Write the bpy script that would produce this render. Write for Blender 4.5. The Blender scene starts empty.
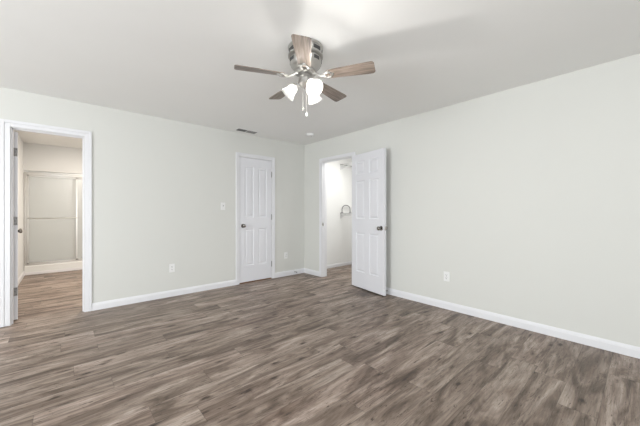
import bpy, bmesh, math, random
from mathutils import Vector, Matrix
random.seed(4)
S = bpy.context.scene
COL = S.collection
R = math.radians
PI = math.pi

# ------------------------------------------------------------------ camera
YAW = -41.5
cd = bpy.data.cameras.new('camera')
cam = bpy.data.objects.new('camera', cd); COL.objects.link(cam)
cam.location = (0, 0, 1.176); cam.rotation_euler = (R(90), 0, R(YAW))
cd.sensor_width = 36; cd.lens = 288 / 640 * 36; cd.shift_y = -1.7 / 640
cd.clip_start = 0.02
S.camera = cam

# ------------------------------------------------------------------ light
S.view_settings.view_transform = 'Standard'
S.view_settings.look = 'None'
S.view_settings.gamma = 1
S.view_settings.use_curve_mapping = False
S.view_settings.exposure = 0.17

w = bpy.data.worlds.new('daylight'); S.world = w; w.use_nodes = True
w.node_tree.nodes['Background'].inputs[0].default_value = (0.80, 0.90, 1.0, 1)
w.node_tree.nodes['Background'].inputs[1].default_value = 1.0

def area(name, loc, rot, sx, sy, power, col):
    l = bpy.data.lights.new(name, 'AREA'); l.shape = 'RECTANGLE'; l.size = sx; l.size_y = sy
    l.energy = power; l.color = col
    o = bpy.data.objects.new(name, l); COL.objects.link(o); o.location = loc; o.rotation_euler = rot
    return o
# added fill lights, tilted up inside the room, in place of unseen daylight
area('added_fill_south', (-0.6, -2.12, 1.10), (R(116), 0, 0), 2.2, 1.5, 88, (0.93, 0.97, 1.0))
area('added_fill_west', (-3.52, 1.5, 1.10), (R(106), 0, R(-90)), 1.8, 1.5, 132, (0.93, 0.97, 1.0))
# bathroom ceiling light, walk-in closet light
area('bathroom_light', (0.75, 6.0, 2.41), (0, 0, 0), 0.5, 0.5, 48, (1.0, 0.89, 0.77))
area('shower_light', (0.4, 8.05, 2.41), (0, 0, 0), 0.3, 0.3, 7, (1.0, 0.93, 0.86))
area('closet_light', (4.15, 3.35, 2.41), (0, 0, 0), 0.4, 0.4, 16.5, (1.0, 0.99, 0.96))
FAN_LAMP = 80.0

# ------------------------------------------------------------------ materials
def nt(name):
    m = bpy.data.materials.new(name); m.use_nodes = True
    t = m.node_tree; return m, t, t.nodes['Principled BSDF']

def srgb(r, g, b):
    f = lambda c: (c / 255 / 12.92) if c / 255 <= 0.04045 else ((c / 255 + 0.055) / 1.055) ** 2.4
    return (f(r), f(g), f(b), 1)

def simple(name, col, rough=0.5, metal=0.0, noise=0.0, scale=20, bump=0.0, bscale=200):
    m, t, b = nt(name)
    b.inputs['Roughness'].default_value = rough; b.inputs['Metallic'].default_value = metal
    tc = t.nodes.new('ShaderNodeTexCoord')
    n = t.nodes.new('ShaderNodeTexNoise'); n.inputs['Scale'].default_value = scale; n.inputs['Detail'].default_value = 3
    t.links.new(tc.outputs['Object'], n.inputs['Vector'])
    mx = t.nodes.new('ShaderNodeMix'); mx.data_type = 'RGBA'
    mx.inputs[6].default_value = tuple(c * (1 - noise) for c in col[:3]) + (1,)
    mx.inputs[7].default_value = tuple(min(1, c * (1 + noise)) for c in col[:3]) + (1,)
    t.links.new(n.outputs['Fac'], mx.inputs[0]); t.links.new(mx.outputs[2], b.inputs['Base Color'])
    if bump:
        n2 = t.nodes.new('ShaderNodeTexNoise'); n2.inputs['Scale'].default_value = bscale
        t.links.new(tc.outputs['Object'], n2.inputs['Vector'])
        bp = t.nodes.new('ShaderNodeBump'); bp.inputs['Strength'].default_value = bump; bp.inputs['Distance'].default_value = 0.002
        t.links.new(n2.outputs['Fac'], bp.inputs['Height']); t.links.new(bp.outputs['Normal'], b.inputs['Normal'])
    return m

M = {}
M['wall'] = simple('wall_paint', (0.70, 0.70, 0.665, 1), 0.75, noise=0.01, scale=2, bump=0.10, bscale=120)
M['ceiling'] = simple('ceiling_paint', (0.88, 0.88, 0.865, 1), 0.9, noise=0.01, scale=3, bump=0.15, bscale=90)
M['closet'] = simple('closet_paint', (0.86, 0.86, 0.85, 1), 0.8, noise=0.01, scale=2)
M['bath'] = simple('bathroom_paint', (0.78, 0.79, 0.79, 1), 0.6, noise=0.01, scale=2)
M['trim'] = simple('trim_gloss_white', (0.80, 0.80, 0.82, 1), 0.35, noise=0.01)
M['door'] = simple('door_white', (0.77, 0.77, 0.80, 1), 0.4, noise=0.01)
M['plastic'] = simple('white_plastic', (0.84, 0.84, 0.83, 1), 0.35, noise=0.01)
M['slot'] = simple('dark_slot', (0.05, 0.05, 0.05, 1), 0.6)
M['grey'] = simple('grey_vent', (0.30, 0.30, 0.29, 1), 0.6)
M['nickel'] = simple('brushed_nickel', (0.55, 0.53, 0.50, 1), 0.22, 1.0, noise=0.08, scale=60)
M['dark_nickel'] = simple('knob_nickel', (0.24, 0.225, 0.21, 1), 0.20, 1.0, noise=0.08, scale=60)
M['hinge'] = simple('satin_hinge', (0.30, 0.29, 0.28, 1), 0.45, 0.4)
M['chrome'] = simple('shower_frame_metal', (0.62, 0.60, 0.57, 1), 0.28, 1.0, noise=0.05, scale=40)
M['fan_metal'] = simple('fan_housing_nickel', (0.46, 0.45, 0.43, 1), 0.34, 0.85, noise=0.05, scale=40)
M['rubber'] = simple('rubber', (0.10, 0.10, 0.11, 1), 0.7)
M['tub'] = simple('shower_acrylic', (0.80, 0.81, 0.80, 1), 0.25, noise=0.01)
M['sill_wood'] = simple('threshold_wood', srgb(120, 84, 50), 0.45, noise=0.25, scale=30)
M['wire'] = simple('wire_shelf_vinyl', (0.72, 0.72, 0.72, 1), 0.4)
M['hoop'] = simple('dark_steel_hoop', (0.16, 0.16, 0.17, 1), 0.3, 0.9)

def math_node(t, op, a, b=None, c=None):
    n = t.nodes.new('ShaderNodeMath'); n.operation = op
    for i, v in enumerate((a, b, c)):
        if v is None: continue
        if isinstance(v, (int, float)): n.inputs[i].default_value = v
        else: t.links.new(v, n.inputs[i])
    return n.outputs[0]

def floor_material():
    m, t, b = nt('vinyl_plank_floor')
    L = t.links.new
    tc = t.nodes.new('ShaderNodeTexCoord'); sep = t.nodes.new('ShaderNodeSeparateXYZ'); L(tc.outputs['Object'], sep.inputs[0])
    x, y = sep.outputs[0], sep.outputs[1]
    PW, PL = 0.18, 1.22
    yr = math_node(t, 'DIVIDE', y, PW); row = math_node(t, 'FLOOR', yr)
    wn = t.nodes.new('ShaderNodeTexWhiteNoise'); wn.noise_dimensions = '1D'; L(row, wn.inputs['W'])
    xr = math_node(t, 'DIVIDE', x, PL); xo = math_node(t, 'ADD', xr, wn.outputs['Value']); colm = math_node(t, 'FLOOR', xo)
    idn = math_node(t, 'MULTIPLY_ADD', row, 17.31, colm)
    pr = t.nodes.new('ShaderNodeTexWhiteNoise'); pr.noise_dimensions = '1D'; L(idn, pr.inputs['W'])
    pv = pr.outputs['Value']
    def vec(sx, sy, oz):
        c = t.nodes.new('ShaderNodeCombineXYZ')
        L(math_node(t, 'MULTIPLY_ADD', pv, 37.0, math_node(t, 'MULTIPLY', x, sx)), c.inputs[0])
        L(math_node(t, 'MULTIPLY', y, sy), c.inputs[1])
        L(math_node(t, 'MULTIPLY_ADD', pv, 11.0, oz), c.inputs[2]); return c.outputs[0]
    def noise(v, scale, det, rough, dist=0.0):
        n = t.nodes.new('ShaderNodeTexNoise'); n.inputs['Scale'].default_value = scale; n.inputs['Detail'].default_value = det
        n.inputs['Roughness'].default_value = rough; n.inputs['Distortion'].default_value = dist; L(v, n.inputs['Vector']); return n.outputs['Fac']
    def ramp(v, pts):
        r = t.nodes.new('ShaderNodeValToRGB'); e = r.color_ramp.elements
        while len(e) < len(pts): e.new(0.5)
        for el, (p, c) in zip(e, pts): el.position = p; el.color = c
        L(v, r.inputs[0]); return r.outputs[0]
    def mix(bt, fac, a, c):
        n = t.nodes.new('ShaderNodeMix'); n.data_type = 'RGBA'; n.blend_type = bt
        if isinstance(fac, (int, float)): n.inputs[0].default_value = fac
        else: L(fac, n.inputs[0])
        L(a, n.inputs[6])
        if isinstance(c, tuple): n.inputs[7].default_value = c
        else: L(c, n.inputs[7])
        return n.outputs[2]
    broad = noise(vec(0.9, 4.6, 0.0), 1.6, 5, 0.62, 1.2)
    streak = noise(vec(1.5, 17.0, 5.0), 2.2, 8, 0.70, 0.6)
    fine = noise(vec(3.0, 62.0, 3.0), 1.6, 5, 0.7, 0.3)
    g = (1, 1, 1, 1)
    base = ramp(broad, [(0.32, srgb(80, 66, 56)), (0.44, srgb(120, 105, 94)), (0.55, srgb(151, 137, 126)), (0.68, srgb(178, 165, 155))])
    base = mix('MULTIPLY', 0.9, base, ramp(streak, [(0.33, (0.46, 0.42, 0.40, 1)), (0.42, (0.84, 0.83, 0.82, 1)), (0.50, (1.04, 1.04, 1.04, 1)), (0.66, (1.22, 1.21, 1.20, 1))]))
    base = mix('MULTIPLY', 0.7, base, ramp(fine, [(0.34, (0.62, 0.60, 0.58, 1)), (0.60, (1.05, 1.05, 1.05, 1))]))
    tone = ramp(pv, [(0.0, (0.92, 0.90, 0.88, 1)), (0.5, (1.02, 1.01, 1.0, 1)), (1.0, (1.12, 1.09, 1.09, 1))])
    base = mix('MULTIPLY', 1.0, base, tone)
    # dark wandering checks and knots
    crack = noise(vec(3.4, 24.0, 8.0), 1.7, 6, 0.66, 2.6)
    base = mix('MULTIPLY', 1.0, base, ramp(crack, [(0.345, (0.24, 0.20, 0.18, 1)), (0.385, (0.72, 0.70, 0.68, 1)), (0.43, g)]))
    vo = t.nodes.new('ShaderNodeTexVoronoi'); vo.inputs['Scale'].default_value = 1.0; L(vec(3.6, 9.0, 1.0), vo.inputs['Vector'])
    dk = math_node(t, 'ADD', vo.outputs['Distance'], math_node(t, 'MULTIPLY_ADD', noise(vec(11, 30, 0), 1.5, 3, 0.6), 0.34, -0.17))
    base = mix('MULTIPLY', 0.95, base, ramp(dk, [(0.06, (0.16, 0.12, 0.10, 1)), (0.12, (0.60, 0.57, 0.55, 1)), (0.21, g)]))
    # joints
    fy = math_node(t, 'FRACT', yr); ey = math_node(t, 'MINIMUM', fy, math_node(t, 'SUBTRACT', 1.0, fy)); ey = math_node(t, 'MULTIPLY', ey, PW)
    fx = math_node(t, 'FRACT', xo); ex = math_node(t, 'MINIMUM', fx, math_node(t, 'SUBTRACT', 1.0, fx)); ex = math_node(t, 'MULTIPLY', ex, PL)
    e = math_node(t, 'MINIMUM', ex, ey)
    ms = t.nodes.new('ShaderNodeMapRange'); ms.inputs[1].default_value = 0.0006; ms.inputs[2].default_value = 0.0028
    ms.inputs[3].default_value = 0.68; ms.inputs[4].default_value = 1.0; L(e, ms.inputs[0])
    cc = t.nodes.new('ShaderNodeCombineColor'); [L(ms.outputs[0], cc.inputs[i]) for i in range(3)]
    base = mix('MULTIPLY', 1.0, base, cc.outputs[0])
    L(base, b.inputs['Base Color'])
    rr = t.nodes.new('ShaderNodeMapRange'); rr.inputs[3].default_value = 0.36; rr.inputs[4].default_value = 0.54; L(broad, rr.inputs[0]); L(rr.outputs[0], b.inputs['Roughness'])
    bp = t.nodes.new('ShaderNodeBump'); bp.inputs['Strength'].default_value = 0.25; bp.inputs['Distance'].default_value = 0.002
    L(math_node(t, 'ADD', fine, math_node(t, 'MULTIPLY', ms.outputs[0], 1.0)), bp.inputs['Height']); L(bp.outputs['Normal'], b.inputs['Normal'])
    return m
M['floor'] = floor_material()

def blade_material():
    m, t, b = nt('fan_blade_wood'); L = t.links.new
    tc = t.nodes.new('ShaderNodeTexCoord'); mp = t.nodes.new('ShaderNodeMapping'); mp.inputs['Scale'].default_value = (3, 45, 10)
    L(tc.outputs['Object'], mp.inputs[0])
    n = t.nodes.new('ShaderNodeTexNoise'); n.inputs['Scale'].default_value = 1.6; n.inputs['Detail'].default_value = 6; n.inputs['Distortion'].default_value = 0.6
    L(mp.outputs[0], n.inputs['Vector'])
    r = t.nodes.new('ShaderNodeValToRGB'); r.color_ramp.elements[0].position = 0.3; r.color_ramp.elements[1].position = 0.72
    r.color_ramp.elements[0].color = srgb(90, 78, 69); r.color_ramp.elements[1].color = srgb(160, 147, 136)
    L(n.outputs['Fac'], r.inputs[0]); L(r.outputs[0], b.inputs['Base Color']); b.inputs['Roughness'].default_value = 0.34
    return m
M['blade'] = blade_material()

def shade_material():
    m = bpy.data.materials.new('frosted_lamp_glass'); m.use_nodes = True; t = m.node_tree; t.nodes.clear(); L = t.links.new
    out = t.nodes.new('ShaderNodeOutputMaterial')
    tr = t.nodes.new('ShaderNodeBsdfTransparent'); tr.inputs[0].default_value = (1, 1, 1, 1)
    tl = t.nodes.new('ShaderNodeBsdfTranslucent'); tl.inputs[0].default_value = (0.95, 0.95, 0.93, 1)
    gl = t.nodes.new('ShaderNodeBsdfDiffuse'); gl.inputs[0].default_value = (0.92, 0.92, 0.90, 1)
    n = t.nodes.new('ShaderNodeTexNoise'); n.inputs['Scale'].default_value = 18
    a = t.nodes.new('ShaderNodeMixShader'); a.inputs[0].default_value = 0.45; L(tl.outputs[0], a.inputs[1]); L(gl.outputs[0], a.inputs[2])
    mr = t.nodes.new('ShaderNodeMapRange'); mr.inputs[3].default_value = 0.54; mr.inputs[4].default_value = 0.60; L(n.outputs['Fac'], mr.inputs[0])
    c = t.nodes.new('ShaderNodeMixShader'); L(mr.outputs[0], c.inputs[0]); L(tr.outputs[0], c.inputs[1]); L(a.outputs[0], c.inputs[2])
    L(c.outputs[0], out.inputs[0]); return m
M['shade'] = shade_material()

def shower_glass():
    m = bpy.data.materials.new('obscure_shower_glass'); m.use_nodes = True; t = m.node_tree; t.nodes.clear(); L = t.links.new
    out = t.nodes.new('ShaderNodeOutputMaterial')
    tr = t.nodes.new('ShaderNodeBsdfTransparent'); tr.inputs[0].default_value = (0.97, 0.98, 0.98, 1)
    df = t.nodes.new('ShaderNodeBsdfTranslucent'); df.inputs[0].default_value = (0.91, 0.90, 0.885, 1)
    gl = t.nodes.new('ShaderNodeBsdfGlossy'); gl.inputs['Roughness'].default_value = 0.4
    n = t.nodes.new('ShaderNodeTexNoise'); n.inputs['Scale'].default_value = 60
    bp = t.nodes.new('ShaderNodeBump'); bp.inputs['Strength'].default_value = 0.2; L(n.outputs['Fac'], bp.inputs['Height']); L(bp.outputs[0], gl.inputs['Normal'])
    a = t.nodes.new('ShaderNodeMixShader'); a.inputs[0].default_value = 0.35; L(tr.outputs[0], a.inputs[1]); L(df.outputs[0], a.inputs[2])
    c = t.nodes.new('ShaderNodeMixShader'); c.inputs[0].default_value = 0.04; L(a.outputs[0], c.inputs[1]); L(gl.outputs[0], c.inputs[2])
    L(c.outputs[0], out.inputs[0]); return m
M['glass'] = shower_glass()

def emit(name, col, s):
    m = bpy.data.materials.new(name); m.use_nodes = True; b = m.node_tree.nodes['Principled BSDF']
    b.inputs['Base Color'].default_value = (0.9, 0.9, 0.9, 1); b.inputs['Emission Color'].default_value = col; b.inputs['Emission Strength'].default_value = s
    return m
M['bulb'] = emit('lit_bulb', (1, 0.97, 0.93, 1), 12)

# ------------------------------------------------------------------ helpers
class MB:
    def __init__(s): s.bm = bmesh.new()
    def _x(s, vs, mat):
        if mat is not None: bmesh.ops.transform(s.bm, matrix=mat, verts=vs)
        return s
    def box(s, a, b, mat=None):
        x0, y0, z0 = a; x1, y1, z1 = b
        v = [s.bm.verts.new(p) for p in ((x0,y0,z0),(x1,y0,z0),(x1,y1,z0),(x0,y1,z0),(x0,y0,z1),(x1,y0,z1),(x1,y1,z1),(x0,y1,z1))]
        for f in ((3,2,1,0),(4,5,6,7),(0,1,5,4),(1,2,6,5),(2,3,7,6),(3,0,4,7)): s.bm.faces.new([v[i] for i in f])
        return s._x(v, mat)
    def lathe(s, prof, mat=None, n=40, cap0=True, cap1=True):
        """profile of (radius, z)"""
        rings = []; vs = []
        for r, z in prof:
            ring = [s.bm.verts.new((r*math.cos(2*PI*k/n), r*math.sin(2*PI*k/n), z)) for k in range(n)]
            rings.append(ring); vs += ring
        for a, b in zip(rings, rings[1:]):
            for k in range(n): s.bm.faces.new((a[k], a[(k+1)%n], b[(k+1)%n], b[k]))
        if cap0: s.bm.faces.new(list(reversed(rings[0])))
        if cap1: s.bm.faces.new(rings[-1])
        return s._x(vs, mat)
    def tube(s, pts, r, n=10, mat=None):
        pts = [Vector(p) for p in pts]; rings = []; vs = []
        up = Vector((0.13, 0.21, 0.97))
        for i, p in enumerate(pts):
            d = (pts[min(i+1, len(pts)-1)] - pts[max(i-1, 0)]).normalized()
            a = d.cross(up)
            if a.length < 0.1: a = d.cross(Vector((1, 0, 0)))
            a.normalize(); b = d.cross(a)
            rr = r[i] if isinstance(r, (list, tuple)) else r
            ring = [s.bm.verts.new(p + (a*math.cos(2*PI*k/n) + b*math.sin(2*PI*k/n))*rr) for k in range(n)]
            rings.append(ring); vs += ring
        for a, b in zip(rings, rings[1:]):
            for k in range(n): s.bm.faces.new((a[k], a[(k+1)%n], b[(k+1)%n], b[k]))
        s.bm.faces.new(list(reversed(rings[0]))); s.bm.faces.new(rings[-1])
        return s._x(vs, mat)
    def prism(s, outline, h0, h1, mat=None):
        """outline of (x, y) extruded in z"""
        a = [s.bm.verts.new((x, y, h0)) for x, y in outline]; b = [s.bm.verts.new((x, y, h1)) for x, y in outline]
        n = len(a)
        for k in range(n): s.bm.faces.new((a[k], a[(k+1)%n], b[(k+1)%n], b[k]))
        s.bm.faces.new(list(reversed(a))); s.bm.faces.new(b)
        return s._x(a+b, mat)
    def build(s, name, m, parent=None, loc=None, bevel=0, smooth=False, kind=None):
        bmesh.ops.recalc_face_normals(s.bm, faces=s.bm.faces)
        me = bpy.data.meshes.new(name); s.bm.to_mesh(me); s.bm.free()
        me.materials.append(m)
        o = bpy.data.objects.new(name, me); COL.objects.link(o)
        if parent: o.parent = parent
        if loc: o.location = loc
        if smooth:
            for p in me.polygons: p.use_smooth = True
            try: me.set_sharp_from_angle(angle=R(38))
            except Exception: pass
        if bevel:
            bv = o.modifiers.new('bevel', 'BEVEL'); bv.width = bevel; bv.segments = 2; bv.limit_method = 'ANGLE'
        if kind: o['kind'] = kind
        return o

def tag(o, label, cat, group=None, kind=None):
    o['label'] = label; o['category'] = cat
    if group: o['group'] = group
    if kind: o['kind'] = kind
    return o
def empty(name, loc=(0,0,0), rz=0):
    o = bpy.data.objects.new(name, None); COL.objects.link(o); o.location = loc; o.rotation_euler = (0,0,rz); o.empty_display_size = 0.1
    return o
def struct(mb, name, m, label, cat, **k):
    o = mb.build(name, m, **k); tag(o, label, cat, kind='structure'); return o

# ------------------------------------------------------------------ room shell
XR, YB, H, T = 3.443, 4.342, 2.44, 0.115
XW, YS = -4.00, -2.60
B0, B1, BH = -0.419, 0.165, 2.045       # bathroom opening on the back wall
C0, C1, CH = 2.102, 2.712, 2.062        # closed door on the back wall
D0, D1, DH = 3.100, 3.838, 2.062        # closet opening on the right wall

struct(MB().box((XW-T, YS-T, -0.06), (5.0, 8.6, 0)), 'floor', M['floor'], 'grey brown vinyl plank floor running through all rooms', 'floor')
struct(MB().box((XW-T, YS-T, H), (5.0, 8.6, H+0.08)), 'ceiling', M['ceiling'], 'flat white painted ceiling', 'ceiling')

struct(MB().box((XW, YB, 0), (B0, YB+T, H)).box((B0, YB, BH), (B1, YB+T, H)).box((B1, YB, 0), (C0, YB+T, H))
       .box((C0, YB, CH), (C1, YB+T, H)).box((C1, YB, 0), (XR, YB+T, H)), 'wall_back', M['wall'], 'pale grey painted wall holding the bathroom doorway and a closed door', 'wall')
struct(MB().box((XR, YS, 0), (XR+T, D0, H)).box((XR, D0, DH), (XR+T, D1, H)).box((XR, D1, 0), (XR+T, YB+T, H)),
       'wall_right', M['wall'], 'pale grey painted wall with the open closet doorway', 'wall')
# unseen walls behind the camera; window openings added to suit the light
struct(MB().box((XW-T, YS-T, 0), (-1.7, YS, H)).box((0.5, YS-T, 0), (XR+T, YS, H)).box((-1.7, YS-T, 0), (0.5, YS, 0.25)).box((-1.7, YS-T, 2.05), (0.5, YS, H)),
       'wall_front', M['wall'], 'pale grey wall behind the viewer with a wide added window opening', 'wall')
struct(MB().box((XW-T, YS, 0), (XW, 0.6, H)).box((XW-T, 2.4, 0), (XW, YB+T, H)).box((XW-T, 0.6, 0), (XW, 2.4, 0.25)).box((XW-T, 0.6, 2.05), (XW, 2.4, H)),
       'wall_left', M['wall'], 'pale grey wall left of the viewer with an added window opening', 'wall')
def added_window_frame(name, along, a0, a1, c, label):  # unseen windows, added and placed to match the light on the walls
    mb = MB()
    def bx(u0, u1, z0, z1):
        if along == 'x': mb.box((u0, c, z0), (u1, c+0.04, z1))
        else: mb.box((c, u0, z0), (c+0.04, u1, z1))
    bx(a0, a1, 0.25, 0.30); bx(a0, a1, 2.0, 2.05); bx(a0, a0+0.05, 0.30, 2.0); bx(a1-0.05, a1, 0.30, 2.0)
    mid = (a0+a1)/2; bx(mid-0.02, mid+0.02, 0.30, 2.0)
    struct(mb, name, M['trim'], label, 'window')
added_window_frame('added_window_1', 'x', -1.7, 0.5, YS-0.10, 'added tall white framed window, unseen in the wall behind the viewer')
added_window_frame('added_window_2', 'y', 0.6, 2.4, XW-0.10, 'added tall white framed window, unseen in the far left side wall')

# bathroom shell
BXL, BXR, BY = -0.57, 1.75, 7.54
struct(MB().box((BXL-T, YB+T, 0), (BXL, 8.5, H)), 'wall_bathroom_left', M['bath'], 'warm white bathroom side wall beside the open door', 'wall')
struct(MB().box((BXR, YB+T, 0), (BXR+T, 8.5, H)), 'wall_bathroom_right', M['bath'], 'warm white bathroom wall on the hidden side', 'wall')
struct(MB().box((BXL, 8.40, 0), (BXR, 8.5, H)), 'wall_bathroom_back', M['tub'], 'smooth cream surround at the back of the shower', 'wall')
struct(MB().box((BXL, BY, 1.93), (BXR, BY+0.10, H)).box((1.10, BY, 0), (BXR, BY+0.10, 1.93)), 'wall_bathroom_header', M['bath'], 'warm white wall above the shower doors', 'wall')
# closet shell, and the small closet behind the closed door
struct(MB().box((XR+T, YB, 0), (4.95, YB+T, H)), 'wall_closet_left', M['closet'], 'bright white closet wall carrying the wire shelves', 'wall')
struct(MB().box((4.85, 2.3, 0), (4.95, YB, H)), 'wall_closet_back', M['closet'], 'bright white far wall of the walk-in closet', 'wall')
struct(MB().box((XR+T, 2.3, 0), (4.85, 2.4, H)), 'wall_closet_right', M['closet'], 'bright white near wall of the walk-in closet', 'wall')
struct(MB().box((1.87, 5.1, 0), (3.0, 5.2, H)), 'wall_linen_back', M['closet'], 'plain wall behind the closed door', 'wall')
struct(MB().box((2.95, YB+T, 0), (3.05, 5.1, H)), 'wall_linen_right', M['closet'], 'plain side wall behind the closed door', 'wall')

# baseboards: profile extruded along a run
def baseboard(name, p0, p1, nx, ny, label, h=0.088, m=None):
    prof = [(0, 0), (0.014, 0), (0.014, h*0.68), (0.0115, h*0.76), (0.0115, h*0.80), (0.006, h*0.93), (0.004, h), (0, h)]
    mb = MB(); bm = mb.bm
    ends = []
    for p in (p0, p1): ends.append([bm.verts.new((p[0]+nx*d, p[1]+ny*d, z)) for d, z in prof])
    n = len(prof)
    for k in range(n): bm.faces.new((ends[0][k], ends[0][(k+1)%n], ends[1][(k+1)%n], ends[1][k]))
    bm.faces.new(ends[0]); bm.faces.new(list(reversed(ends[1])))
    struct(mb, name, m or M['trim'], label, 'baseboard')
CW = 0.060
baseboard('baseboard_back', (B1+0.072, YB), (C0-CW, YB), 0, -1, 'long white baseboard between the bathroom doorway and the closed door')
baseboard('baseboard_back', (C1+CW, YB), (XR-0.014, YB), 0, -1, 'short white baseboard from the closed door to the room corner')
baseboard('baseboard_right', (XR, YB-0.0), (XR, D1+CW-0.003), -1, 0, 'short white baseboard from the room corner to the closet doorway')
baseboard('baseboard_right', (XR, D0-CW), (XR, YS), -1, 0, 'long white baseboard along the wall with one outlet')
baseboard('baseboard_front', (XW, YS), (XR, YS), 0, 1, 'white baseboard behind the viewer')
baseboard('baseboard_left', (XW, YS), (XW, YB), 1, 0, 'white baseboard left of the viewer')
baseboard('baseboard_back', (XW+0.014, YB), (B0-0.075, YB), 0, -1, 'white baseboard left of the bathroom doorway')
baseboard('baseboard_bathroom', (BXL, YB+T), (BXL, BY), 1, 0, 'white baseboard along the bathroom side wall')
baseboard('baseboard_closet', (XR+T, YB), (4.85, YB), 0, -1, 'white baseboard inside the walk-in closet', h=0.07)

# casings and jambs (u along the wall)
def casing(name, wall, u0, u1, h, cw, label, left_extra=0.0):
    """profiled casing round an opening, plus the jamb lining with its stop"""
    mb = MB()
    def bx(a0, a1, d0, d1, z0, z1):
        # d measured out of the wall face into the room (positive) / into the wall (negative)
        if wall == 'back': mb.box((a0, YB-d1, z0), (a1, YB-d0, z1))
        else: mb.box((XR-d1, a0, z0), (XR-d0, a1, z1))
    lo, hi = u0-cw-left_extra, u1+cw
    r = 0.004
    # outer thick band, inner thinner band: two-step profile
    for (o0, o1, th) in ((0.0, 0.45, 0.017), (0.45, 1.0, 0.012)):
        a0 = lo + (u0-lo-r)*o0; a1 = lo + (u0-lo-r)*o1
        bx(a0, a1, 0, th, 0, h + r + (cw-r)*(1-o0))
        b1 = hi - (hi-u1-r)*o0; b0 = hi - (hi-u1-r)*o1
        bx(b0, b1, 0, th, 0, h + r + (cw-r)*(1-o0))
        bx(a1, b0, 0, th, h + r + (cw-r)*(1-o1), h + r + (cw-r)*(1-o0))
    struct(mb, name, M['trim'], label, 'door casing', bevel=0.003)
def jamb(name, wall, u0, u1, h, label, stop=0.04):
    mb = MB()
    def bx(a0, a1, d0, d1, z0, z1):
        if wall == 'back': mb.box((a0, YB+d0, z0), (a1, YB+d1, z1))
        else: mb.box((XR+d0, a0, z0), (XR+d1, a1, z1))
    j = 0.018
    # lining sits inside the rough opening, thin enough to keep the clear width
    bx(u0-0.001, u0+0.004, 0, T, 0, h); bx(u1-0.004, u1+0.001, 0, T, 0, h); bx(u0, u1, 0, T, h-0.004, h+0.001)
    bx(u0, u0+0.012, stop, stop+0.03, 0, h); bx(u1-0.012, u1, stop, stop+0.03, 0, h); bx(u0, u1, stop, stop+0.03, h-0.012, h)
    struct(mb, name, M['trim'], label, 'door jamb')
casing('trim_1', 'back', B0, B1, BH, 0.070, 'white casing round the bathroom doorway', 0.012)
jamb('trim_2', 'back', B0, B1, BH, 'white jamb lining the bathroom doorway', 0.035)
casing('trim_3', 'back', C0, C1, CH, CW, 'white casing round the closed door')
jamb('trim_4', 'back', C0, C1, CH, 'white jamb behind the closed door', 0.042)
casing('trim_5', 'right', D0, D1, DH, CW-0.003, 'white casing round the closet doorway')
jamb('trim_6', 'right', D0, D1, DH, 'white jamb lining the closet doorway', 0.042)
struct(MB().box((C0+0.005, YB-0.004, 0), (C1-0.005, YB+T, 0.012)), 'trim_7', M['sill_wood'], 'brown wooden threshold under the closed door', 'threshold', bevel=0.003)
# strike plate in the closet jamb
struct(MB().box((XR+0.006, D1-0.0055, 0.91), (XR+0.034, D1-0.0035, 0.97)).box((XR-0.0012, D1-0.0055, 0.925), (XR+0.006, D1-0.0035, 0.955)),
       'trim_8', M['nickel'], 'small metal strike plate on the closet door jamb', 'strike plate')

# ------------------------------------------------------------------ doors
def panel_slab(w, h, t, cols, rows):
    """slab spans x 0..w, y 0..t, z 0..h; recessed and raised panels on both faces"""
    mb = MB(); bm = mb.bm
    xs = sorted({0, w} | {c for p in cols for c in p}); zs = sorted({0, h} | {c for p in rows for c in p})
    def ispanel(x0, x1, z0, z1): return (x0, x1) in cols and (z0, z1) in rows
    for face in (0, 1):
        def P(x, d, z): return (x, d if face == 0 else t-d, z)
        cache = {}
        def V(x, d, z):
            k = (round(x, 5), round(d, 5), round(z, 5))
            if k not in cache: cache[k] = bm.verts.new(P(x, d, z))
            return cache[k]
        for i in range(len(xs)-1):
            for j in range(len(zs)-1):
                x0, x1, z0, z1 = xs[i], xs[i+1], zs[j], zs[j+1]
                if not ispanel(x0, x1, z0, z1):
                    bm.faces.new((V(x0,0,z0), V(x1,0,z0), V(x1,0,z1), V(x0,0,z1))); continue
                rings = [(0, 0), (0.006, 0.0075), (0.013, 0.0095), (0.020, 0.0095), (0.038, 0.0025)]
                prev = None
                for ins, d in rings:
                    cur = [V(x0+ins,d,z0+ins), V(x1-ins,d,z0+ins), V(x1-ins,d,z1-ins), V(x0+ins,d,z1-ins)]
                    if prev:
                        for k in range(4): bm.faces.new((prev[k], prev[(k+1)%4], cur[(k+1)%4], cur[k]))
                    prev = cur
                bm.faces.new(prev)
    for i in range(len(xs)-1):
        for z in (0, h):
            bm.faces.new([bm.verts.new(p) for p in ((xs[i],0,z),(xs[i+1],0,z),(xs[i+1],t,z),(xs[i],t,z))])
    for j in range(len(zs)-1):
        for x in (0, w):
            bm.faces.new([bm.verts.new(p) for p in ((x,0,zs[j]),(x,0,zs[j+1]),(x,t,zs[j+1]),(x,t,zs[j]))])
    bmesh.ops.remove_doubles(bm, verts=bm.verts, dist=0.0001)
    return mb

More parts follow.
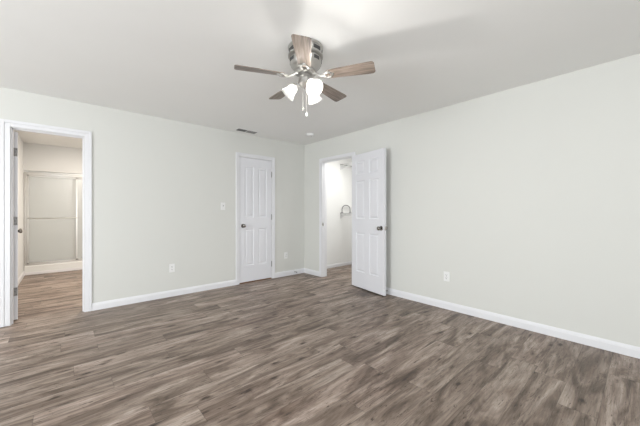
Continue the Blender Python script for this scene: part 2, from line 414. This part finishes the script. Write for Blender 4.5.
KNOB = [(0.033, 0), (0.033, 0.004), (0.029, 0.009), (0.014, 0.012), (0.012, 0.030), (0.017, 0.034), (0.026, 0.040), (0.0285, 0.049), (0.027, 0.058), (0.020, 0.065), (0.008, 0.068)]
def knob(parent, x, y, z, sign, m):
    """knob sticking out along local y * sign"""
    mat = Matrix.Translation((x, y, z)) @ Matrix.Rotation(R(90) if sign < 0 else R(-90), 4, 'X')
    return MB().lathe(KNOB, mat, 32).build('door_knob', m, parent, smooth=True)
def hinge(parent, x, y, z, kn=0.007, leaf=None):
    mb = MB()
    for k in range(5):
        mb.lathe([(kn, -0.044+k*0.018), (kn, -0.044+k*0.018+0.0165)], Matrix.Translation((x, y, z)), 14)
    mb.lathe([(0.003, -0.048), (kn*0.8, -0.046), (kn*0.6, 0.046), (0.002, 0.052)], Matrix.Translation((x, y, z)), 12)
    if leaf: mb.box(*leaf)
    return mb.build('hinge', M['hinge'], parent, smooth=True)

# door_1: closed four-panel door in the back wall; slab local x along the wall
d1 = empty('door_1', (C0+0.006, YB+0.004, 0.017)); w1 = C1-C0-0.012; h1 = CH-0.004-0.017-0.003
st, mul = 0.095, 0.085; pw = (w1-2*st-mul)/2
cols = [(st, st+pw), (st+pw+mul, w1-st)]
panel_slab(w1, h1, 0.035, cols, [(0.265, 0.87), (1.055, 1.89)]).build('door_slab', M['door'], d1)
knob(d1, 0.060, 0.0, 0.922, -1, M['dark_nickel'])
for z in (0.24, 1.06, 1.80): hinge(d1, w1+0.001, -0.0075, z)
tag(d1, 'closed white four-panel door with a metal knob at its left side', 'door', kind='structure')

# door_2: open six-panel closet door, swung back almost against the right wall
ang = math.atan2(-0.71, -0.117)      # direction from hinge edge to free edge
d2 = empty('door_2', (3.388, 3.072, 0.017), ang); w2 = 0.712
st, mul = 0.110, 0.105; pw = (w2-2*st-mul)/2
cols = [(st, st+pw), (st+pw+mul, w2-st)]
mbs = panel_slab(w2, 2.030, 0.035, cols, [(0.240, 0.835), (1.050, 1.625), (1.722, 1.922)])
# local +y must point to the wall (+X): ang ~ -99 deg, so local y = (-sin, cos) = (+,-) -> towards the wall
mbs.build('door_slab', M['door'], d2)
knob(d2, w2-0.060, 0.0, 0.923, -1, M['dark_nickel'])
knob(d2, w2-0.060, 0.035, 0.923, 1, M['dark_nickel'])
MB().box((w2-0.0005, 0.006, 0.895), (w2+0.0012, 0.029, 0.951)).box((w2, 0.012, 0.914), (w2+0.008, 0.023, 0.932)).build('latch_plate', M['nickel'], d2)
tag(d2, 'white six-panel door standing wide open against the right wall', 'door', kind='structure')

# door_3: bathroom door swung into the bathroom
a3 = R(98)
d3 = empty('door_3', (B0+0.036, 4.487, 0.012), a3); w3 = 0.566
st, mul = 0.095, 0.085; pw = (w3-2*st-mul)/2
cols = [(st, st+pw), (st+pw+mul, w3-st)]
panel_slab(w3, 2.018, 0.035, cols, [(0.265, 0.87), (1.055, 1.89)]).build('door_slab', M['door'], d3)
knob(d3, w3-0.060, 0.0, 0.928, -1, M['dark_nickel'])
knob(d3, w3-0.060, 0.035, 0.928, 1, M['dark_nickel'])
for z in (0.30, 1.06, 1.80):
    hg = MB()
    hg.box((-0.0018, 0.002, z-0.045), (0.0, 0.030, z+0.045))
    hg.lathe([(0.0065, -0.045), (0.0065, 0.045)], Matrix.Translation((-0.004, 0.035, z)), 14)
    ho = hg.build('hinge', M['hinge'], d3, smooth=True)
    sc = MB()
    for dz, dy in ((-0.030, 0.012), (0, 0.021), (0.030, 0.012)):
        sc.lathe([(0.0042, 0), (0.003, 0.0012)], Matrix.Translation((-0.0018, dy, z+dz)) @ Matrix.Rotation(R(-90), 4, 'Y'), 12)
    so = sc.build('screw', M['slot'], ho)
    inv_ = (Matrix.Translation(d3.location) @ Matrix.Rotation(a3, 4, 'Z')).inverted()
    MB().box((B0+0.004, YB+0.078, 0.012+z-0.045), (B0+0.006, YB+T, 0.012+z+0.045), inv_).build('jamb_leaf', M['dark_nickel'], ho)
tag(d3, 'white bathroom door swung inward, seen from its hinge edge', 'door', kind='structure')
# hinge leaves and strike on the bathroom jamb
# (dark gap between the door and the jamb is real space)

# ------------------------------------------------------------------ ceiling fan
FX, FY = 1.388, 1.736
fan = empty('ceiling_fan', (FX, FY, H), R(YAW))
tag(fan, 'five-blade ceiling fan with wood blades, nickel housing and lit glass shades', 'ceiling fan')
MB().lathe([(0.118, 0), (0.132, -0.004), (0.136, -0.012), (0.134, -0.020), (0.126, -0.026), (0.124, -0.062), (0.134, -0.068), (0.134, -0.080), (0.110, -0.086)], None, 56).build('ceiling_canopy', M['fan_metal'], fan, smooth=True)
for k in range(7):
    MB().box((0.114, -0.034, -0.059), (0.1262, 0.034, -0.030), Matrix.Rotation(2*PI*k/7 + 0.13, 4, 'Z')).build('vent_slot', M['slot'], fan, bevel=0.003)
MB().lathe([(0.104, -0.084), (0.118, -0.092), (0.121, -0.105), (0.121, -0.130), (0.114, -0.150), (0.096, -0.168), (0.078, -0.178), (0.070, -0.182)], None, 56).build('motor_housing', M['fan_metal'], fan, smooth=True)
for k in range(7):
    MB().box((0.110, -0.026, -0.131), (0.1222, 0.026, -0.104), Matrix.Rotation(2*PI*k/7 + 0.13, 4, 'Z')).build('housing_slot', M['slot'], fan, bevel=0.003)
MB().lathe([(0.072, -0.182), (0.080, -0.188), (0.080, -0.206), (0.070, -0.212), (0.052, -0.214)], None, 48).build('flywheel', M['fan_metal'], fan, smooth=True)

ZB = -0.233
blade0 = None; blades = []
def blade_outline():
    pts = []
    r0, r1 = 0.165, 0.528; w0, w1 = 0.046, 0.062
    pts += [(r0+0.010, -w0+0.006), (r0+0.03, -w0)]
    pts += [(r1-0.05, -w1)]
    for k in range(7):
        a = -PI/2 + PI/2*k/6; pts.append((r1-0.022+0.022*math.cos(a), -w1+0.022+0.022*math.sin(a)))
    for k in range(7):
        a = PI/2*k/6; pts.append((r1-0.022+0.022*math.cos(a), w1-0.022+0.022*math.sin(a)))
    pts += [(r1-0.05, w1), (r0+0.03, w0), (r0+0.010, w0-0.006)]
    pts += [(r0, w0-0.02), (r0, -w0+0.02)]
    return pts
for k in range(5):
    a = R(-90 + 72*k)
    if k == 0:
        b = MB().prism(blade_outline(), -0.003, 0.003).build('fan_blade', M['blade'], fan, bevel=0.0012)
        # ornamental bracket: hub foot, neck, forked plate with two pads and screws
        br = MB()
        br.tube([(0.060, 0, 0.028), (0.085, 0, 0.020), (0.108, 0, 0.002), (0.135, 0, -0.010), (0.160, 0, -0.008)], [0.012, 0.010, 0.009, 0.010, 0.012], 12)
        for s in (-1, 1):
            br.tube([(0.130, 0, -0.009), (0.150, s*0.016, -0.009), (0.172, s*0.028, -0.007), (0.196, s*0.024, -0.006), (0.208, s*0.008, -0.006)], [0.007, 0.007, 0.008, 0.008, 0.006], 10)
            br.lathe([(0.012, -0.010), (0.014, -0.006), (0.014, -0.003)], Matrix.Translation((0.182, s*0.027, 0)), 18)
        br.lathe([(0.010, -0.011), (0.013, -0.007), (0.013, -0.003)], Matrix.Translation((0.212, 0, 0)), 18)
        bk = br.build('blade_bracket', M['fan_metal'], b, smooth=True)
        blade0 = b; bracket0 = bk
    else:
        b = blade0.copy(); COL.objects.link(b); b.parent = fan
        c = bracket0.copy(); COL.objects.link(c); c.parent = b
    b.location = (0, 0, ZB)
    b.rotation_mode = 'QUATERNION'
    # pitch about the blade's own axis: leading (counter-clockwise) edge low
    b.rotation_quaternion = (Matrix.Rotation(a, 3, 'Z') @ Matrix.Rotation(R(-12), 3, 'X')).to_quaternion()

# light kit
MB().lathe([(0.040, -0.212), (0.046, -0.220), (0.046, -0.232), (0.036, -0.240), (0.034, -0.262), (0.050, -0.270), (0.052, -0.288), (0.040, -0.304), (0.020, -0.312), (0.010, -0.322), (0.004, -0.328)], None, 40).build('light_fitter', M['fan_metal'], fan, smooth=True)
shade_prof = [(0.024, 0.0), (0.030, 0.006), (0.034, 0.018), (0.037, 0.036), (0.043, 0.056), (0.052, 0.074), (0.061, 0.086), (0.063, 0.089), (0.0605, 0.088), (0.050, 0.075), (0.041, 0.056), (0.035, 0.036), (0.032, 0.018), (0.028, 0.007), (0.022, 0.003)]
for az, frac in ((180, 0.12), (60, 0.9), (-60, 0.16)):
    a = R(az); tilt = R(43)
    dv = Vector((math.cos(a)*math.sin(tilt), math.sin(a)*math.sin(tilt), -math.cos(tilt)))
    root = Vector((math.cos(a)*0.078, math.sin(a)*0.078, -0.297))
    q = dv.to_track_quat('Z', 'Y').to_matrix().to_4x4()
    mat = Matrix.Translation(root) @ q
    arm = MB().tube([(math.cos(a)*0.040, math.sin(a)*0.040, -0.286), (math.cos(a)*0.058, math.sin(a)*0.058, -0.286), tuple(root)], 0.008, 12)
    arm.lathe([(0.012, -0.010), (0.024, -0.004), (0.028, 0.008), (0.026, 0.014)], mat, 28)
    arm.build('lamp_arm', M['fan_metal'], fan, smooth=True)
    sh = MB().lathe(shade_prof, Matrix.Translation(root + dv*0.006) @ q, 40, False, False).build('lamp_shade', M['shade'], fan, smooth=True)
    MB().lathe([(0.010, 0.018), (0.012, 0.030), (0.020, 0.044), (0.024, 0.058), (0.021, 0.070), (0.012, 0.078), (0.003, 0.081)], mat, 24).build('bulb', M['bulb'], sh, smooth=True)
    l = bpy.data.lights.new('fan_lamp', 'POINT'); l.energy = FAN_LAMP * frac; l.shadow_soft_size = 0.022; l.color = (1.0, 0.97, 0.93)
    lo = bpy.data.objects.new('fan_lamp', l); COL.objects.link(lo); lo.parent = fan
    lo.location = root + dv*(0.094 if az == -60 else 0.058)
for (x, y, z1, lab) in ((-0.020, -0.022, -0.475, ''), (0.008, -0.030, -0.520, '')):
    ch = MB().tube([(x*0.9, y*0.9, -0.296), (x, y, -0.33), (x, y, z1)], 0.0009, 6).build('pull_chain', M['hinge'], fan)
    MB().lathe([(0.002, z1+0.004), (0.006, z1-0.002), (0.0085, z1-0.012), (0.007, z1-0.020), (0.003, z1-0.025)], Matrix.Translation((x, y, 0)), 18).build('pull_fob', M['nickel'] if z1 > -0.5 else M['plastic'], ch, smooth=True)

# ------------------------------------------------------------------ ceiling vent and smoke detector
vt = empty('ceiling_vent', (2.135, 4.150, H)); tag(vt, 'white slotted ceiling register above the wall left of the closed door', 'air vent')
mb = MB(); L2, W2 = 0.18, 0.078
mb.box((-L2, -W2, -0.007), (L2, -W2+0.022, 0)).box((-L2, W2-0.022, -0.007), (L2, W2, 0)).box((-L2, -W2+0.022, -0.007), (-L2+0.022, W2-0.022, 0)).box((L2-0.022, -W2+0.022, -0.007), (L2, W2-0.022, 0)).box((-0.008, -W2+0.022, -0.006), (0.008, W2-0.022, 0))
mb.build('vent_frame', M['plastic'], vt, bevel=0.002)
MB().box((-L2+0.02, -W2+0.02, -0.0008), (L2-0.02, W2-0.02, 0)).build('vent_backing', M['slot'], vt)
mb = MB()
for s in (-1, 1):
    for k in range(7):
        y = -0.048 + k*0.016
        x0, x1 = (0.008, L2-0.022) if s > 0 else (-L2+0.022, -0.008)
        mb.box((x0, -0.001, -0.006), (x1, 0.001, 0.006), Matrix.Translation((0, y, -0.0065)) @ Matrix.Rotation(R(40*s), 4, 'X') @ Matrix.Scale(0.9, 4, (0, 0, 1)))
mb.build('louvre', M['grey'], vt)
sd = empty('smoke_detector', (3.00, 3.63, H)); tag(sd, 'small round white smoke detector on the ceiling near the corner', 'smoke detector')
MB().lathe([(0.066, 0), (0.068, -0.004), (0.068, -0.010), (0.062, -0.012)], None, 40).build('mounting_base', M['plastic'], sd, smooth=True)
MB().lathe([(0.060, -0.012), (0.062, -0.018), (0.058, -0.030), (0.046, -0.036), (0.020, -0.038), (0.004, -0.038)], None, 40).build('cover', M['plastic'], sd, smooth=True)
MB().lathe([(0.008, -0.038), (0.007, -0.041), (0.002, -0.042)], Matrix.Translation((0.02, 0, 0.001)), 16).build('test_button', M['grey'], sd, smooth=True)

# ------------------------------------------------------------------ outlets and switch (local y = out of the wall is -y)
def plate(parent):
    MB().box((-0.036, -0.006, -0.058), (0.036, 0, 0.058)).build('cover_plate', M['plastic'], parent, bevel=0.003)
def outlet(loc, rz, label):
    o = empty('wall_outlet', loc, rz); tag(o, label, 'outlet', 'duplex wall outlets')
    plate(o)
    for s in (-1, 1):
        oc = []
        for k in range(24):
            a = 2*PI*k/24; oc.append((0.017*math.cos(a), max(-0.0135, min(0.0135, 0.018*math.sin(a)))))
        mat = Matrix.Translation((0, -0.006, s*0.0195)) @ Matrix.Rotation(R(90), 4, 'X')
        r = MB().prism(oc, 0, 0.0018, mat).build('receptacle', M['plastic'], o)
        mb = MB()
        mb.box((-0.0085, -0.0090, s*0.0195-0.002), (-0.0055, -0.0076, s*0.0195+0.008)).box((0.0055, -0.0090, s*0.0195-0.001), (0.0082, -0.0076, s*0.0195+0.007))
        mb.lathe([(0.003, 0), (0.003, 0.0013)], Matrix.Translation((0, -0.0076, s*0.0195-0.0075)) @ Matrix.Rotation(R(90), 4, 'X'), 14)
        mb.build('socket_slots', M['slot'], r)
    MB().lathe([(0.0032, 0), (0.002, 0.0012)], Matrix.Translation((0, -0.006, 0)) @ Matrix.Rotation(R(90), 4, 'X'), 12).build('screw', M['nickel'], o)
outlet((1.106, YB, 0.391), 0, 'white outlet low on the back wall, between the bathroom doorway and the closed door')
outlet((3.010, YB, 0.374), 0, 'white outlet between the closed door and the room corner')
outlet((XR, 1.587, 0.391), R(-90), 'white outlet low on the right-hand wall beyond the open door')
sw = empty('light_switch', (1.832, YB, 1.255)); tag(sw, 'white toggle light switch on the wall left of the closed door', 'light switch')
plate(sw)
MB().box((-0.005, -0.018, -0.004), (0.005, -0.004, 0.010), Matrix.Rotation(R(-18), 4, 'X')).build('toggle', M['grey'], sw, bevel=0.001)
for s in (-1, 1): MB().lathe([(0.003, 0), (0.002, 0.0012)], Matrix.Translation((0, -0.006, s*0.030)) @ Matrix.Rotation(R(90), 4, 'X'), 12).build('screw', M['nickel'], sw)

# door stops on the baseboards
def door_stop(loc, rz, label, ln=0.06):
    o = empty('door_stop', loc, rz); tag(o, label, 'door stop', 'baseboard door stops')
    rot = Matrix.Rotation(R(90), 4, 'X')
    MB().lathe([(0.011, 0), (0.011, 0.003), (0.006, 0.006), (0.005, ln-0.012)], rot, 18).build('stem', M['nickel'], o, smooth=True)
    MB().lathe([(0.008, ln-0.013), (0.009, ln-0.008), (0.009, ln), (0.006, ln+0.003)], rot, 18).build('rubber_tip', M['rubber'], o, smooth=True)
door_stop((3.205, YB-0.0135, 0.050), 0, 'short metal door stop on the baseboard near the room corner')
door_stop((XR-0.0135, 2.435, 0.050), R(-90), 'short metal door stop on the baseboard behind the open six-panel door', 0.045)

# ------------------------------------------------------------------ shower
pan = empty('shower_pan', ((BXL+1.10)/2, 8.0, 0)); tag(pan, 'low white shower base with a curb along the bathroom floor', 'shower base')
hx = (1.10-BXL)/2-0.002
MB().box((-hx, -0.46, 0), (hx, -0.36, 0.17)).box((-hx, -0.37, 0), (hx, 0.39, 0.05)).build('curb', M['tub'], pan, bevel=0.012)
MB().box((-hx, -0.472, 0), (hx, -0.461, 0.05)).build('base_strip', M['trim'], pan, bevel=0.003)
MB().lathe([(0.035, 0.05), (0.038, 0.053), (0.02, 0.054)], None, 24).build('drain', M['chrome'], pan, smooth=True)
sdn = empty('shower_door', ((BXL+1.10)/2, 7.585, 0.17)); tag(sdn, 'metal-framed sliding shower doors with pale glass, above the shower curb', 'shower door')
MB().box((-hx, -0.03, 1.68), (hx, 0.03, 1.735)).build('header_rail', M['chrome'], sdn, bevel=0.004)
MB().box((-hx, -0.03, 0), (hx, 0.03, 0.028)).build('bottom_track', M['chrome'], sdn, bevel=0.004)
for s in (-1, 1): MB().box((s*hx-(0.036 if s > 0 else 0), -0.025, 0.028), (s*hx+(0.036 if s < 0 else 0), 0.025, 1.68)).build('wall_jamb', M['chrome'], sdn, bevel=0.003)
XC = (BXL+1.10)/2
xm = 0.155 - XC
for (x0, x1, y) in ((-hx+0.04, xm+0.03, -0.014), (xm-0.03, hx-0.04, 0.012)):
    p = MB().box((x0+0.02, y-0.003, 0.05), (x1-0.02, y+0.003, 1.66)).build('glass_panel', M['glass'], sdn)
    MB().box((x0, y-0.008, 0.03), (x0+0.022, y+0.008, 1.68)).box((x1-0.022, y-0.008, 0.03), (x1, y+0.008, 1.68)).box((x0, y-0.008, 0.03), (x1, y+0.008, 0.052)).box((x0, y-0.008, 1.655), (x1, y+0.008, 1.68)).build('panel_frame', M['chrome'], p)
MB().tube([(-hx+0.05, -0.022, 0.875), (-hx+0.055, -0.055, 0.875), (xm+0.015, -0.055, 0.875), (xm+0.02, -0.022, 0.875)], 0.008, 10).build('towel_bar', M['chrome'], sdn, smooth=True)
MB().tube([(xm+0.05, 0.024, 0.875), (hx-0.05, 0.024, 0.875)], 0.007, 10).build('inner_bar', M['chrome'], sdn, smooth=True)

# ------------------------------------------------------------------ closet wire shelves
def wire_shelf(z, label):
    """shelf on the far closet wall: x is its depth, y its length, one end against the side wall"""
    y1 = YB-0.002; dp = 0.43; ln = 1.92
    o = empty('wire_shelf', (4.85, y1, z)); tag(o, label, 'shelf', 'closet wire shelves')
    mb = MB()
    for (xx, zz, r) in ((-dp, 0, 0.004), (-dp, -0.028, 0.004), (-dp/2, -0.004, 0.003), (-0.006, 0, 0.003)):
        mb.tube([(xx, 0, zz), (xx, -ln, zz)], r, 8)
    n = int(ln/0.025)
    for k in range(n+1):
        y = -ln*k/n
        mb.tube([(-0.006, y, 0.004), (-dp, y, 0.004), (-dp-0.002, y, -0.028)], 0.0016, 6)
    mb.build('shelf_grid', M['wire'], o)
    MB().tube([(-dp+0.03, -0.004, -0.055), (-dp+0.03, -ln, -0.055)], 0.009, 12).build('hanging_rod', M['wire'], o, smooth=True)
    MB().box((-dp-0.006, -0.010, -0.012), (-0.004, 0, 0.006)).build('end_bar', M['grey'], o, bevel=0.002)
    # tapered bracket screwed to the side wall under the end of the shelf
    MB().prism([(-dp, -0.012), (-dp+0.19, -0.012), (-dp+0.15, -0.05), (-dp+0.01, -0.12), (-dp, -0.12)], 0, 0.010, Matrix.Rotation(R(90), 4, 'X')).build('end_bracket', M['wire'], o, bevel=0.002)
    for y in (-0.7, -1.4):
        MB().tube([(-dp+0.02, y, -0.030), (-0.004, y, -0.26)], 0.005, 8).build('support_brace', M['wire'], o)
    return o
wire_shelf(2.185, 'white wire closet shelf near the top of the closet doorway')
wire_shelf(1.140, 'white wire closet shelf at half height under a dark hoop')
mb = MB(); pts = []
for k in range(17):
    a = PI*k/16; pts.append((-0.125*math.cos(a), 0, 0.075 + 0.085*math.sin(a)))
mb.tube([(-0.125, 0, 0.0)] + pts + [(0.125, 0, 0.0)], 0.008, 12)
mb.tube([(-0.125, -0.03, 0.006), (-0.125, 0.03, 0.006)], 0.006, 8); mb.tube([(0.125, -0.03, 0.006), (0.125, 0.03, 0.006)], 0.006, 8)
hp = mb.build('metal_hoop', M['hoop'], None, (4.555, 4.295, 1.146), smooth=True)
tag(hp, 'dark arched metal hoop on the lower closet shelf', 'hoop')
